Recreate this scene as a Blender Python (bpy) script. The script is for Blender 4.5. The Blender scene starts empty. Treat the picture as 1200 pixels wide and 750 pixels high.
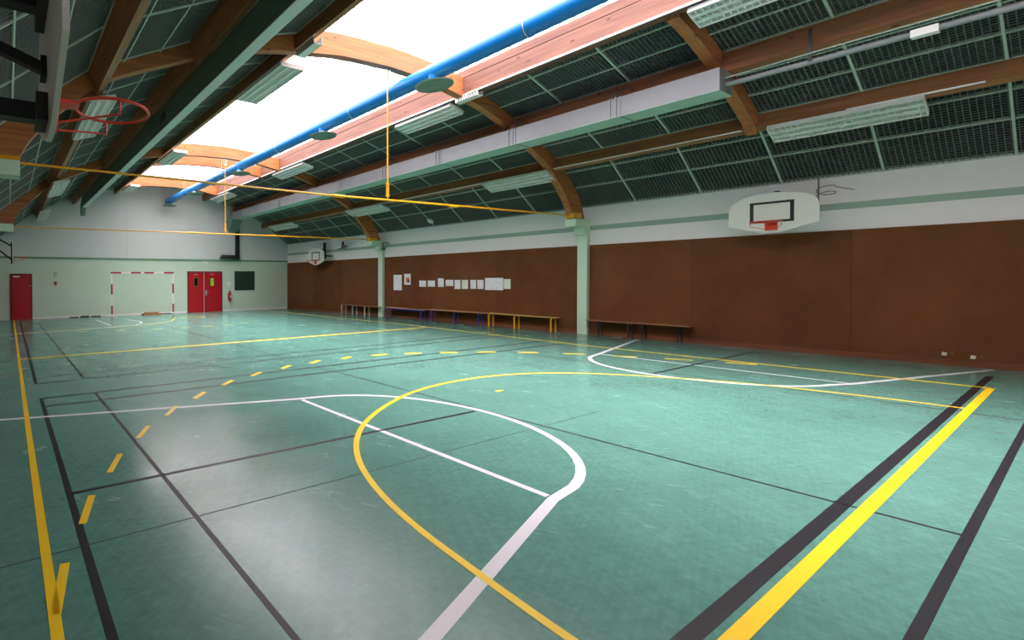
import bpy, bmesh, math, random
from mathutils import Vector, Matrix
random.seed(7)
S = bpy.context.scene
COL = S.collection

# ------------------------------------------------------------------ camera
cam = bpy.data.cameras.new('camera'); camo = bpy.data.objects.new('camera', cam); COL.objects.link(camo)
cam.sensor_width = 36.0; cam.lens = 538.657 / 1200 * 36.0
cam.shift_x = 0.25; cam.shift_y = -(375 - 333.07) / 1200
cam.clip_start = 0.05
yaw, pitch, roll = 0.49469, -0.013784, -0.004771
f = Vector((math.sin(yaw) * math.cos(pitch), math.cos(yaw) * math.cos(pitch), math.sin(pitch)))
r0 = Vector((math.cos(yaw), -math.sin(yaw), 0)); u0 = r0.cross(f)
rr = r0 * math.cos(roll) + u0 * math.sin(roll); uu = -r0 * math.sin(roll) + u0 * math.cos(roll)
M = Matrix((rr, uu, -f)).transposed().to_4x4(); M.translation = (0, 0, 1.65)
camo.matrix_world = M
S.camera = camo

# ------------------------------------------------------------------ light and exposure
W = bpy.data.worlds.new('overcast_sky'); S.world = W; W.use_nodes = True
bg = W.node_tree.nodes['Background']
bg.inputs['Color'].default_value = (1.0, 0.90, 0.94, 1); bg.inputs['Strength'].default_value = 3.3
sd = bpy.data.lights.new('bright_cloud_sun', 'SUN'); sd.energy = 11.5; sd.angle = math.radians(66); sd.color = (1.0, 0.91, 0.93)
so = bpy.data.objects.new('bright_cloud_sun', sd); COL.objects.link(so)
so.location = (-20, 8, 40); so.rotation_euler = Vector((0.12, -0.05, -0.99)).to_track_quat('-Z', 'Y').to_euler()
S.view_settings.view_transform = 'Standard'; S.view_settings.look = 'None'
S.view_settings.gamma = 1; S.view_settings.use_curve_mapping = False
S.view_settings.exposure = 0.90
S.cycles.max_bounces = 10; S.cycles.diffuse_bounces = 6; S.cycles.glossy_bounces = 4
S.cycles.transmission_bounces = 6; S.cycles.transparent_max_bounces = 12
S.cycles.sample_clamp_indirect = 8.0; S.cycles.caustics_reflective = False; S.cycles.caustics_refractive = False

# ------------------------------------------------------------------ room numbers
XL, XR, YN, YE = -0.62, 14.78, -1.6, 23.4     # left, right, near and end walls
XC = 7.05                                     # ridge line
Y1, Y2 = 7.1, 15.3                            # column rows (camera side faces)
def fz(y): return 0.05 - 0.0105 * y           # the floor falls very slightly to the far end

# ------------------------------------------------------------------ materials
def srgb(c):
    return tuple(((v / 255) / 12.92 if v / 255 <= 0.04045 else ((v / 255 + 0.055) / 1.055) ** 2.4) for v in c)
def mat(name, c, rough=0.6, metal=0.0, spec=0.5, noise=None, bump=None):
    """noise=(scale, amount, stretch): soft tone variation of the thing's own colour"""
    m = bpy.data.materials.new(name); m.use_nodes = True
    nt = m.node_tree; b = nt.nodes['Principled BSDF']
    lin = srgb(c)
    b.inputs['Base Color'].default_value = (*lin, 1); b.inputs['Roughness'].default_value = rough
    b.inputs['Metallic'].default_value = metal; b.inputs['Specular IOR Level'].default_value = spec
    if noise or bump:
        tc = nt.nodes.new('ShaderNodeTexCoord'); mp = nt.nodes.new('ShaderNodeMapping')
        nt.links.new(tc.outputs['Object'], mp.inputs['Vector'])
        n = nt.nodes.new('ShaderNodeTexNoise'); n.inputs['Detail'].default_value = 6; n.inputs['Roughness'].default_value = 0.65
        sc, am, st = noise if noise else (bump[0], 0, (1, 1, 1))
        mp.inputs['Scale'].default_value = st; n.inputs['Scale'].default_value = sc
        nt.links.new(mp.outputs['Vector'], n.inputs['Vector'])
        if noise:
            ra = nt.nodes.new('ShaderNodeValToRGB')
            ra.color_ramp.elements[0].position = 0.3; ra.color_ramp.elements[1].position = 0.7
            ra.color_ramp.elements[0].color = (*[v * (1 - am) for v in lin], 1)
            ra.color_ramp.elements[1].color = (*[min(1, v * (1 + am)) for v in lin], 1)
            nt.links.new(n.outputs['Fac'], ra.inputs['Fac']); nt.links.new(ra.outputs['Color'], b.inputs['Base Color'])
        if bump:
            n2 = nt.nodes.new('ShaderNodeTexNoise'); n2.inputs['Scale'].default_value = bump[0]
            nt.links.new(tc.outputs['Object'], n2.inputs['Vector'])
            bp = nt.nodes.new('ShaderNodeBump'); bp.inputs['Strength'].default_value = bump[1]; bp.inputs['Distance'].default_value = 0.01
            nt.links.new(n2.outputs['Fac'], bp.inputs['Height']); nt.links.new(bp.outputs['Normal'], b.inputs['Normal'])
    return m

def wood(name, c, rough=0.5, axis='Y', knots=True):
    m = bpy.data.materials.new(name); m.use_nodes = True
    nt = m.node_tree; b = nt.nodes['Principled BSDF']; b.inputs['Roughness'].default_value = rough
    b.inputs['Specular IOR Level'].default_value = 0.35
    tc = nt.nodes.new('ShaderNodeTexCoord'); mp = nt.nodes.new('ShaderNodeMapping')
    st = {'Y': (1, 0.06, 1), 'X': (0.06, 1, 1)}[axis]
    mp.inputs['Scale'].default_value = st
    nt.links.new(tc.outputs['Object'], mp.inputs['Vector'])
    n = nt.nodes.new('ShaderNodeTexNoise'); n.inputs['Scale'].default_value = 16; n.inputs['Detail'].default_value = 5
    nt.links.new(mp.outputs['Vector'], n.inputs['Vector'])
    lin = srgb(c)
    ra = nt.nodes.new('ShaderNodeValToRGB')
    ra.color_ramp.elements[0].position = 0.32; ra.color_ramp.elements[1].position = 0.68
    ra.color_ramp.elements[0].color = (*[v * 0.72 for v in lin], 1)
    ra.color_ramp.elements[1].color = (*[min(1, v * 1.18) for v in lin], 1)
    nt.links.new(n.outputs['Fac'], ra.inputs['Fac'])
    out = ra.outputs['Color']
    if knots:
        v = nt.nodes.new('ShaderNodeTexVoronoi'); v.inputs['Scale'].default_value = 3.2
        mp2 = nt.nodes.new('ShaderNodeMapping'); mp2.inputs['Scale'].default_value = (0.7, 1, 1.6) if axis == 'X' else (1, 0.7, 1.6)
        nt.links.new(tc.outputs['Object'], mp2.inputs['Vector']); nt.links.new(mp2.outputs['Vector'], v.inputs['Vector'])
        kr = nt.nodes.new('ShaderNodeValToRGB')
        kr.color_ramp.elements[0].position = 0.06; kr.color_ramp.elements[0].color = (0.35, 0.3, 0.25, 1)
        kr.color_ramp.elements[1].position = 0.12; kr.color_ramp.elements[1].color = (1, 1, 1, 1)
        nt.links.new(v.outputs['Distance'], kr.inputs['Fac'])
        mx = nt.nodes.new('ShaderNodeMix'); mx.data_type = 'RGBA'; mx.blend_type = 'MULTIPLY'; mx.inputs[0].default_value = 1
        nt.links.new(out, mx.inputs[6]); nt.links.new(kr.outputs['Color'], mx.inputs[7]); out = mx.outputs[2]
    nt.links.new(out, b.inputs['Base Color'])
    return m

def floor_material():
    m = bpy.data.materials.new('green_sports_linoleum'); m.use_nodes = True
    nt = m.node_tree; b = nt.nodes['Principled BSDF']
    tc = nt.nodes.new('ShaderNodeTexCoord')
    def noise(scale, detail, st=(1, 1, 1), dist=0.0):
        mp = nt.nodes.new('ShaderNodeMapping'); mp.inputs['Scale'].default_value = st
        nt.links.new(tc.outputs['Object'], mp.inputs['Vector'])
        n = nt.nodes.new('ShaderNodeTexNoise'); n.inputs['Scale'].default_value = scale
        n.inputs['Detail'].default_value = detail; n.inputs['Distortion'].default_value = dist
        nt.links.new(mp.outputs['Vector'], n.inputs['Vector']); return n.outputs['Fac']
    def ramp(fac, p0, c0, p1, c1):
        r = nt.nodes.new('ShaderNodeValToRGB')
        r.color_ramp.elements[0].position = p0; r.color_ramp.elements[0].color = (*c0, 1)
        r.color_ramp.elements[1].position = p1; r.color_ramp.elements[1].color = (*c1, 1)
        nt.links.new(fac, r.inputs['Fac']); return r.outputs['Color']
    def mix(a, bb, fac, mode='MULTIPLY'):
        x = nt.nodes.new('ShaderNodeMix'); x.data_type = 'RGBA'; x.blend_type = mode; x.inputs[0].default_value = fac
        nt.links.new(a, x.inputs[6]); nt.links.new(bb, x.inputs[7]); return x.outputs[2]
    base = ramp(noise(0.9, 4), 0.3, srgb(FLOOR_A), 0.7, srgb(FLOOR_B))
    def scratch(scale, ang, ratio, lo, hi, cl, ch):
        mp = nt.nodes.new('ShaderNodeMapping'); mp.inputs['Rotation'].default_value = (0, 0, math.radians(ang))
        nt.links.new(tc.outputs['Object'], mp.inputs['Vector'])
        m2 = nt.nodes.new('ShaderNodeMapping'); m2.inputs['Scale'].default_value = (1, ratio, 1)
        nt.links.new(mp.outputs['Vector'], m2.inputs['Vector'])
        n = nt.nodes.new('ShaderNodeTexNoise'); n.inputs['Scale'].default_value = scale; n.inputs['Detail'].default_value = 3
        n.inputs['Distortion'].default_value = 0.3
        nt.links.new(m2.outputs['Vector'], n.inputs['Vector'])
        return ramp(n.outputs['Fac'], lo, (cl,) * 3, hi, (ch,) * 3)
    c = base
    for sc, an, ra in ((2.6, 20, 9), (3.1, 75, 10), (2.3, 130, 9), (3.6, 165, 12)):
        c = mix(c, scratch(sc, an, ra, 0.27, 0.73, 0.90, 1.09), 0.85)
    nt.links.new(c, b.inputs['Base Color'])
    rg = mix(ramp(noise(1.6, 5), 0.3, (0.17,) * 3, 0.7, (0.28,) * 3), scratch(3.4, 50, 9, 0.25, 0.75, 0.92, 1.08), 1.0)
    nt.links.new(rg, b.inputs['Roughness'])
    b.inputs['Specular IOR Level'].default_value = 0.5
    return m
FLOOR_A, FLOOR_B = (84, 131, 119), (93, 142, 130)

def glazing_material():
    """ribbed translucent polycarbonate"""
    m = bpy.data.materials.new('ribbed_opal_polycarbonate'); m.use_nodes = True
    nt = m.node_tree; nt.nodes.remove(nt.nodes['Principled BSDF'])
    out = nt.nodes['Material Output']
    tc = nt.nodes.new('ShaderNodeTexCoord'); w = nt.nodes.new('ShaderNodeTexWave')
    w.bands_direction = 'Y'; w.inputs['Scale'].default_value = 1.25; w.inputs['Distortion'].default_value = 0
    nt.links.new(tc.outputs['Object'], w.inputs['Vector'])
    r = nt.nodes.new('ShaderNodeValToRGB')
    r.color_ramp.elements[0].position = 0.10; r.color_ramp.elements[0].color = (0.27, 0.27, 0.27, 1)
    r.color_ramp.elements[1].position = 0.35; r.color_ramp.elements[1].color = (0.97, 0.97, 0.97, 1)
    nt.links.new(w.outputs['Fac'], r.inputs['Fac'])
    t = nt.nodes.new('ShaderNodeBsdfTransparent'); nt.links.new(r.outputs['Color'], t.inputs['Color'])
    d = nt.nodes.new('ShaderNodeBsdfTranslucent'); nt.links.new(r.outputs['Color'], d.inputs['Color'])
    mx = nt.nodes.new('ShaderNodeMixShader'); mx.inputs[0].default_value = 0.25
    nt.links.new(t.outputs[0], mx.inputs[1]); nt.links.new(d.outputs[0], mx.inputs[2])
    nt.links.new(mx.outputs[0], out.inputs['Surface'])
    return m

def printed_paper():
    m = bpy.data.materials.new('printed_paper'); m.use_nodes = True
    nt = m.node_tree; b = nt.nodes['Principled BSDF']; b.inputs['Roughness'].default_value = 0.7
    tc = nt.nodes.new('ShaderNodeTexCoord'); n = nt.nodes.new('ShaderNodeTexNoise')
    mp = nt.nodes.new('ShaderNodeMapping'); mp.inputs['Scale'].default_value = (1, 6, 30)
    nt.links.new(tc.outputs['Object'], mp.inputs['Vector']); nt.links.new(mp.outputs['Vector'], n.inputs['Vector'])
    n.inputs['Scale'].default_value = 1.0
    r = nt.nodes.new('ShaderNodeValToRGB')
    r.color_ramp.elements[0].position = 0.36; r.color_ramp.elements[0].color = (*srgb((216, 216, 220)), 1)
    r.color_ramp.elements[1].position = 0.52; r.color_ramp.elements[1].color = (*srgb((238, 238, 240)), 1)
    nt.links.new(n.outputs['Fac'], r.inputs['Fac']); nt.links.new(r.outputs['Color'], b.inputs['Base Color'])
    return m

K = {}
K['floor'] = floor_material()
K['yellow'] = mat('yellow_line_paint', (244, 205, 30), 0.35, noise=(3, 0.05, (1, 1, 1)))
K['white_line'] = mat('white_line_paint', (220, 218, 222), 0.35, noise=(3, 0.04, (1, 1, 1)))
K['black_line'] = mat('black_line_paint', (30, 29, 34), 0.42, spec=0.35, noise=(6, 0.25, (1, 1, 1)))
K['seam'] = mat('dark_floor_seam', (36, 62, 52), 0.6)
K['plaster'] = mat('white_plaster', (238, 232, 232), 0.75, noise=(0.8, 0.03, (1, 1, 1)))
K['plaster_end'] = mat('pale_grey_block_plaster', (205, 210, 209), 0.8, noise=(0.7, 0.04, (1, 1, 1)))
K['green_wall'] = mat('pale_green_paint', (192, 212, 194), 0.6, noise=(0.6, 0.04, (1, 1, 1)))
K['green_strip'] = mat('sage_green_band_paint', (156, 178, 162), 0.6)
K['green_dark'] = mat('dark_green_ledge_paint', (104, 146, 116), 0.6)
K['column'] = mat('pale_green_column_paint', (200, 224, 200), 0.5, noise=(2.5, 0.05, (1, 1, 0.5)))
K['brown'] = mat('brown_carpet_wall_cloth', (114, 72, 46), 0.95, spec=0.15, noise=(1.1, 0.14, (1, 1, 0.7)), bump=(160, 0.5))
K['brown2'] = mat('brown_carpet_wall_cloth_worn', (108, 67, 42), 0.95, spec=0.15, noise=(1.4, 0.16, (1, 1, 0.7)), bump=(160, 0.5))
K['skirting'] = wood('red_brown_skirting', (122, 70, 45), 0.5, 'Y', False)
K['arch'] = wood('orange_glulam', (176, 112, 66), 0.5, 'X')
K['curb'] = wood('pale_pink_glulam', (126, 86, 71), 0.5, 'Y')
K['purlin'] = wood('brown_glulam', (160, 110, 74), 0.5, 'Y')
K['panel'] = mat('dark_green_acoustic_panel', (18, 28, 24), 0.9, spec=0.2, noise=(3, 0.1, (1, 1, 1)))
K['wire'] = mat('pale_green_grid_wire', (118, 122, 118), 0.5)
K['tbar'] = mat('mint_green_ceiling_bar', (186, 200, 186), 0.5)
K['deck'] = mat('grey_roof_deck', (60, 70, 64), 0.9)
K['glazing'] = glazing_material()
K['blue'] = mat('blue_painted_duct', (2, 114, 192), 0.3, noise=(2, 0.05, (1, 1, 1)))
K['galv'] = mat('galvanised_sheet_steel', (140, 142, 144), 0.45, metal=0.35, noise=(2.2, 0.10, (1, 0.6, 1)))
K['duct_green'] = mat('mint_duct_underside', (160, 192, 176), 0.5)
K['duct_dark'] = mat('grey_green_duct_side', (104, 132, 120), 0.5, noise=(1.5, 0.05, (1, 1, 1)))
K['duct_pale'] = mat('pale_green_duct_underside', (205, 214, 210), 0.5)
K['lamp'] = mat('white_lamp_enamel', (240, 238, 234), 0.35)
K['reflector'] = mat('satin_louvre_metal', (232, 232, 228), 0.4)
K['reflector_dark'] = mat('dark_louvre_recess', (70, 88, 78), 0.5)
K['tube'] = mat('unlit_fluorescent_tube', (226, 232, 226), 0.3)
K['yellow_rod'] = mat('yellow_painted_steel', (232, 168, 20), 0.35)
K['board'] = mat('white_backboard_panel', (222, 222, 214), 0.5)
K['black'] = mat('black_painted_steel', (24, 26, 26), 0.45)
K['black_mark'] = mat('black_board_marking', (26, 28, 28), 0.5)
K['orange_red'] = mat('red_orange_rim_paint', (214, 62, 40), 0.35)
K['red_door'] = mat('crimson_door_paint', (168, 6, 22), 0.4)
K['red_frame'] = mat('dark_crimson_frame', (110, 6, 18), 0.45)
K['steel'] = mat('brushed_steel', (190, 190, 188), 0.35, metal=0.7)
K['red_paint'] = mat('red_goal_paint', (172, 30, 46), 0.5)
K['white_paint'] = mat('white_goal_paint', (232, 228, 226), 0.5)
K['slate'] = mat('green_black_slate', (30, 54, 44), 0.45, noise=(2, 0.12, (1, 1, 1)))
K['ext_red'] = mat('extinguisher_red', (190, 20, 24), 0.3)
K['paper'] = printed_paper()
K['paper_plain'] = mat('white_paper', (234, 234, 236), 0.7)
K['paper_tint'] = mat('pale_green_paper', (222, 230, 208), 0.7)
K['orange'] = mat('orange_print', (210, 110, 70), 0.7)
K['ink'] = mat('dark_print', (40, 36, 50), 0.7)
K['blue_steel'] = mat('blue_painted_bench_steel', (36, 52, 150), 0.4)
K['bench_wood'] = wood('varnished_bench_wood', (206, 150, 108), 0.4, 'Y', False)
K['bench_yellow_wood'] = wood('yellow_bench_wood', (208, 170, 92), 0.4, 'Y', False)
K['bench_brown'] = wood('brown_bench_wood', (150, 100, 72), 0.4, 'Y', False)
K['white_steel'] = mat('white_painted_bench_steel', (214, 218, 208), 0.45)
K['glass'] = mat('dark_door_glass', (20, 22, 18), 0.1)
K['glass_green'] = mat('garden_light_tinted_glass', (150, 196, 60), 0.15)  # garden light behind the pane is put into its base colour
K['mat_brown'] = mat('brown_jute', (134, 92, 46), 0.9, noise=(20, 0.25, (1, 1, 1)))
K['rubber'] = mat('dark_rubber', (46, 42, 38), 0.7)
K['ivory'] = mat('ivory_plastic', (220, 216, 200), 0.5)
K['pink'] = mat('pink_door_label', (226, 110, 130), 0.6)
K['grey_cable'] = mat('grey_cable', (120, 112, 108), 0.6)

# ------------------------------------------------------------------ mesh helpers
class MB:
    def __init__(self): self.v = []; self.f = []
    def poly(self, pts):
        i = len(self.v); self.v += [tuple(p) for p in pts]; self.f.append(tuple(range(i, i + len(pts)))); return self
    def hexa(self, p):          # p: 4 bottom, 4 top corners
        i = len(self.v); self.v += [tuple(q) for q in p]
        for q in ((0, 3, 2, 1), (4, 5, 6, 7), (0, 1, 5, 4), (1, 2, 6, 5), (2, 3, 7, 6), (3, 0, 4, 7)):
            self.f.append(tuple(i + k for k in q))
        return self
    def box(self, x0, x1, y0, y1, z0, z1):
        return self.hexa([(x0, y0, z0), (x1, y0, z0), (x1, y1, z0), (x0, y1, z0), (x0, y0, z1), (x1, y0, z1), (x1, y1, z1), (x0, y1, z1)])
    def prism_y(self, poly, y0, y1):    # poly of (x, z), extruded along y
        i = len(self.v); n = len(poly)
        self.v += [(p[0], y0, p[1]) for p in poly] + [(p[0], y1, p[1]) for p in poly]
        self.f.append(tuple(i + k for k in range(n))); self.f.append(tuple(i + n + k for k in reversed(range(n))))
        for k in range(n): self.f.append((i + k, i + n + k, i + n + (k + 1) % n, i + (k + 1) % n))
        return self
    def prism_x(self, poly, x0, x1):    # poly of (y, z), extruded along x
        i = len(self.v); n = len(poly)
        self.v += [(x0, p[0], p[1]) for p in poly] + [(x1, p[0], p[1]) for p in poly]
        self.f.append(tuple(i + k for k in range(n))); self.f.append(tuple(i + n + k for k in reversed(range(n))))
        for k in range(n): self.f.append((i + k, i + n + k, i + n + (k + 1) % n, i + (k + 1) % n))
        return self
    def tube(self, pts, r, n=10, closed=False, cap=True):
        pts = [Vector(p) for p in pts]; i0 = len(self.v); m = len(pts); ref = None
        for k, p in enumerate(pts):
            if closed: t = (pts[(k + 1) % m] - pts[k - 1]).normalized()
            else: t = (pts[min(k + 1, m - 1)] - pts[max(k - 1, 0)]).normalized()
            if ref is None: ref = Vector((0, 0, 1)) if abs(t.z) < 0.9 else Vector((1, 0, 0))
            a = t.cross(ref).normalized(); b = a.cross(t).normalized(); ref = b
            rk = r[k] if isinstance(r, (list, tuple)) else r
            for j in range(n):
                an = 2 * math.pi * j / n
                self.v.append(tuple(p + a * (rk * math.cos(an)) + b * (rk * math.sin(an))))
        for k in range(m if closed else m - 1):
            a = i0 + k * n; b = i0 + ((k + 1) % m) * n
            for j in range(n): self.f.append((a + j, a + (j + 1) % n, b + (j + 1) % n, b + j))
        if cap and not closed:
            self.f.append(tuple(i0 + j for j in reversed(range(n)))); self.f.append(tuple(i0 + (m - 1) * n + j for j in range(n)))
        return self
    def lathe(self, c, prof, n=24):     # prof of (radius, z) about a vertical axis at c
        i0 = len(self.v)
        for (r, z) in prof:
            for j in range(n):
                a = 2 * math.pi * j / n; self.v.append((c[0] + r * math.cos(a), c[1] + r * math.sin(a), c[2] + z))
        for k in range(len(prof) - 1):
            for j in range(n):
                self.f.append((i0 + k * n + j, i0 + k * n + (j + 1) % n, i0 + (k + 1) * n + (j + 1) % n, i0 + (k + 1) * n + j))
        self.f.append(tuple(i0 + j for j in reversed(range(n)))); self.f.append(tuple(i0 + (len(prof) - 1) * n + j for j in range(n)))
        return self
    def mesh(self, name, m, smooth=False, origin=(0, 0, 0)):
        me = bpy.data.meshes.new(name); o = Vector(origin)
        me.from_pydata([tuple(Vector(v) - o) for v in self.v], [], self.f); me.update()
        b = bmesh.new(); b.from_mesh(me); bmesh.ops.recalc_face_normals(b, faces=b.faces); b.to_mesh(me); b.free()
        me.materials.append(m)
        if smooth:
            for p in me.polygons: p.use_smooth = True
            try: me.set_sharp_from_angle(angle=math.radians(40))
            except Exception: pass
        return me
def link(name, me, parent=None):
    o = bpy.data.objects.new(name, me); COL.objects.link(o)
    if parent is not None: o.parent = parent
    return o
def obj(name, mb, m, parent=None, smooth=False, bevel=0):
    # children are written in world coordinates; the parent sits at its own base, so take its position off
    org = parent_origin(parent)
    o = link(name, mb.mesh(name, m, smooth, org), parent)
    if bevel:
        md = o.modifiers.new('bevel', 'BEVEL'); md.width = bevel; md.segments = 2; md.limit_method = 'ANGLE'
    return o
def parent_origin(p):
    o = Vector((0, 0, 0))
    while p is not None: o += p.location; p = p.parent
    return o
def tag(o, label=None, cat=None, group=None, kind=None):
    if label: o['label'] = label
    if cat: o['category'] = cat
    if group: o['group'] = group
    if kind: o['kind'] = kind
    return o
def thing(name, loc, label, cat, group=None):
    o = bpy.data.objects.new(name, None); o.empty_display_size = 0.1; COL.objects.link(o); o.location = loc
    return tag(o, label, cat, group)
def copy_tree(o, parent=None):
    c = o.copy(); COL.objects.link(c)
    if parent is not None: c.parent = parent
    for ch in o.children: copy_tree(ch, c)
    return c
def spline(pts, n):
    """Catmull-Rom through (x, z) points"""
    out = []
    P = [pts[0]] + list(pts) + [pts[-1]]
    for i in range(1, len(P) - 2):
        p0, p1, p2, p3 = P[i - 1], P[i], P[i + 1], P[i + 2]
        for k in range(n):
            t = k / n
            out.append(tuple(0.5 * (2 * b + (c - a) * t + (2 * a - 5 * b + 4 * c - d) * t * t + (3 * b - a - 3 * c + d) * t ** 3)
                             for a, b, c, d in zip(p0, p1, p2, p3)))
    out.append(tuple(pts[-1])); return out

# ================================================================== SETTING
# ---- floor, with its painted lines as parts
fl = MB()
nx, ny = 2, 2
fl.hexa([(XL - .3, YN - .3, fz(YN) - .3), (XR + .3, YN - .3, fz(YN) - .3), (XR + .3, YE + .3, fz(YE) - .3), (XL - .3, YE + .3, fz(YE) - .3),
         (XL - .3, YN - .3, fz(YN - .3)), (XR + .3, YN - .3, fz(YN - .3)), (XR + .3, YE + .3, fz(YE + .3)), (XL - .3, YE + .3, fz(YE + .3))])
floor = tag(obj('floor', fl, K['floor']), 'green linoleum sports floor with painted court lines', kind='structure')
LIFT = [0.0006]
def strip(name, pts, w, m, label=None, layer=0):
    """flat painted strip along a polyline of floor points"""
    P = [Vector((p[0], p[1])) for p in pts]; n = len(P); L = []; R = []
    for i in range(n):
        if i == 0: d = P[1] - P[0]
        elif i == n - 1: d = P[-1] - P[-2]
        else: d = (P[i + 1] - P[i]).normalized() + (P[i] - P[i - 1]).normalized()
        d.normalize(); nn = Vector((-d.y, d.x)); k = 1.0
        if 0 < i < n - 1:
            c = abs(nn.dot(Vector((-(P[i] - P[i - 1]).normalized().y, (P[i] - P[i - 1]).normalized().x)))); k = 1 / max(c, 0.5)
        L.append(P[i] + nn * (w / 2 * k)); R.append(P[i] - nn * (w / 2 * k))
    z = 0.0008 + layer * 0.0007
    mb = MB(); i0 = 0
    for a, b in zip(L, R): mb.v += [(a.x, a.y, fz(a.y) + z), (b.x, b.y, fz(b.y) + z), (a.x, a.y, fz(a.y) - 0.004), (b.x, b.y, fz(b.y) - 0.004)]
    for i in range(n - 1):
        a = 4 * i; b = a + 4
        mb.f += [(a, a + 1, b + 1, b), (a + 2, b + 2, b + 3, a + 3), (a, b, b + 2, a + 2), (a + 1, a + 3, b + 3, b + 1)]
    mb.f += [(0, 2, 3, 1), (4 * n - 4, 4 * n - 3, 4 * n - 1, 4 * n - 2)]
    o = obj(name, mb, m, floor)
    if label: o['label'] = label
    return o
def arc(cx, cy, r, a0, a1, n=40):
    return [(cx + r * math.cos(math.radians(a0 + (a1 - a0) * i / n)), cy + r * math.sin(math.radians(a0 + (a1 - a0) * i / n))) for i in range(n + 1)]
BK, YL, WH = K['black_line'], K['yellow'], K['white_line']
# seams of the linoleum
strip('floor_seam', [(XL, 2.96), (6.3, 2.9)], 0.011, K['seam'], 'dark seam between two linoleum sheets')
# black lines (volleyball and badminton)
for pts, w, lb in [
    ([(0.40, 0.0), (0.39, 7.08)], 0.05, 'black court edge on the left, near half'),
    ([(0.38, 8.16), (0.43, 23.0)], 0.05, 'black court edge on the left, far half'),
    ([(1.12, 0.0), (1.11, 7.08)], 0.036, 'black inner line on the left, near half'),
    ([(1.11, 8.16), (1.08, 20.5)], 0.036, 'black inner line on the left, far half'),
    ([(5.15, 0.39), (5.08, 7.05)], 0.03, 'thin black centre line, near half'),
    ([(5.10, 8.16), (5.17, 20.5)], 0.03, 'thin black centre line, far half'),
    ([(0.37, 8.16), (13.2, 8.18)], 0.06, 'black cross line beyond the dashed arc'),
    ([(0.37, 8.70), (13.2, 8.66)], 0.06, 'second black cross line beyond the dashed arc'),
    ([(0.37, 7.06), (13.2, 6.93)], 0.06, 'black cross line before the gap'),
    ([(0.40, 6.58), (13.2, 6.40)], 0.06, 'second black cross line before the gap'),
    ([(0.40, 3.74), (4.99, 3.65)], 0.045, 'black cross line through the near key'),
    ([(9.34, 3.61), (13.95, 3.60)], 0.045, 'black cross line through the right key'),
    ([(0.4, 0.87), (13.60, 0.87)], 0.072, 'broad black line beside the yellow goal line'),
    ([(0.4, 0.39), (9.9, 0.395)], 0.045, 'black end line nearest the camera'),
    ([(9.80, 0.39), (9.80, 7.0)], 0.03, 'thin black court edge on the right, near half'),
    ([(9.80, 8.16), (9.80, 20.0)], 0.03, 'thin black court edge on the right, far half'),
    ([(13.9, 1.5), (13.9, 20.0)], 0.03, 'thin black line along the right wall'),
]: strip('court_line', pts, w, BK, lb)
# white lines (two basketball keys across the hall)
FTW = 0.07
strip('court_line', [(-0.6, 6.34), (3.47, 5.235)] + [(3.49 + 1.59 * math.sin(math.radians(a)), 3.555 + 1.65 * math.cos(math.radians(a))) for a in range(12, 170, 6)]
      + [(3.47, 1.90), (-0.6, 0.83)], FTW, WH, 'white outline of the near basketball key', 1)
strip('court_line', [(3.49, 5.17), (3.49, 1.95)], 0.062, WH, 'white free throw line of the near key', 0)
strip('court_line', [(14.45, 5.82), (11.0, 5.12)] + [(10.98 - 1.58 * math.sin(math.radians(a)), 3.50 + 1.60 * math.cos(math.radians(a))) for a in range(12, 170, 6)]
      + [(11.0, 1.80), (14.55, 0.91)], FTW, WH, 'white outline of the right basketball key', 1)
strip('court_line', [(11.06, 5.1), (11.06, 1.82)], 0.05, WH, 'white free throw line of the right key', 0)
strip('court_line', [(-0.5, 16.65), (1.7, 16.75), (4.3, 17.75), (4.75, 18.5), (4.85, 19.3), (4.6, 20.5)], 0.055, WH, 'white outline of the far key', 1)
strip('court_line', [(3.40, 21.3), (3.43, 18.0)], 0.055, WH, 'white free throw line of the far key', 1)
# yellow lines (handball)
strip('court_line', [(0.18, 0.0), (0.18, 6.1), (0.21, 22.9)], 0.055, YL, 'yellow sideline along the left wall', 2)
strip('court_line', [(12.2, 0.77), (12.2, 6.0), (12.75, 12.0), (12.75, 22.5)], 0.08, YL, 'yellow sideline along the right wall', 2)
strip('court_line', [(0.18, 0.77), (12.2, 0.77)], 0.068, YL, 'yellow goal line nearest the camera', 2)
strip('court_line', [(0.2, 11.02), (12.5, 11.02)], 0.12, YL, 'yellow halfway line', 2)
A6 = [(10.10, 0.80), (10.08, 1.28), (10.02, 1.72), (9.86, 2.36), (9.62, 2.90), (9.12, 3.63), (8.60, 4.18), (8.05, 4.54), (7.45, 4.77), (6.70, 4.89),
      (5.80, 4.86), (5.04, 4.70), (4.40, 4.45), (3.85, 4.17), (3.40, 3.87), (3.03, 3.53), (2.74, 3.16), (2.53, 2.77), (2.39, 2.40), (2.30, 2.03), (2.25, 1.70), (2.21, 1.40), (2.18, 1.10), (2.16, 0.77)]
strip('court_line', spline(A6, 5), 0.055, YL, 'solid yellow goal area arc', 2)
strip('court_line', [(6.14, 4.15), (6.28, 4.15)], 0.05, YL, 'short yellow goalkeeper mark inside the arc', 2)
strip('court_line', [(0.2, 16.9), (4.3, 17.4), (6.0, 18.6), (6.7, 20.2)], 0.05, YL, 'yellow arc before the far wall', 2)
strip('court_line', arc(7.6, 20.3, 0.55, 0, 330, 24), 0.05, YL, 'small yellow circle before the double doors', 2)
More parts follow.
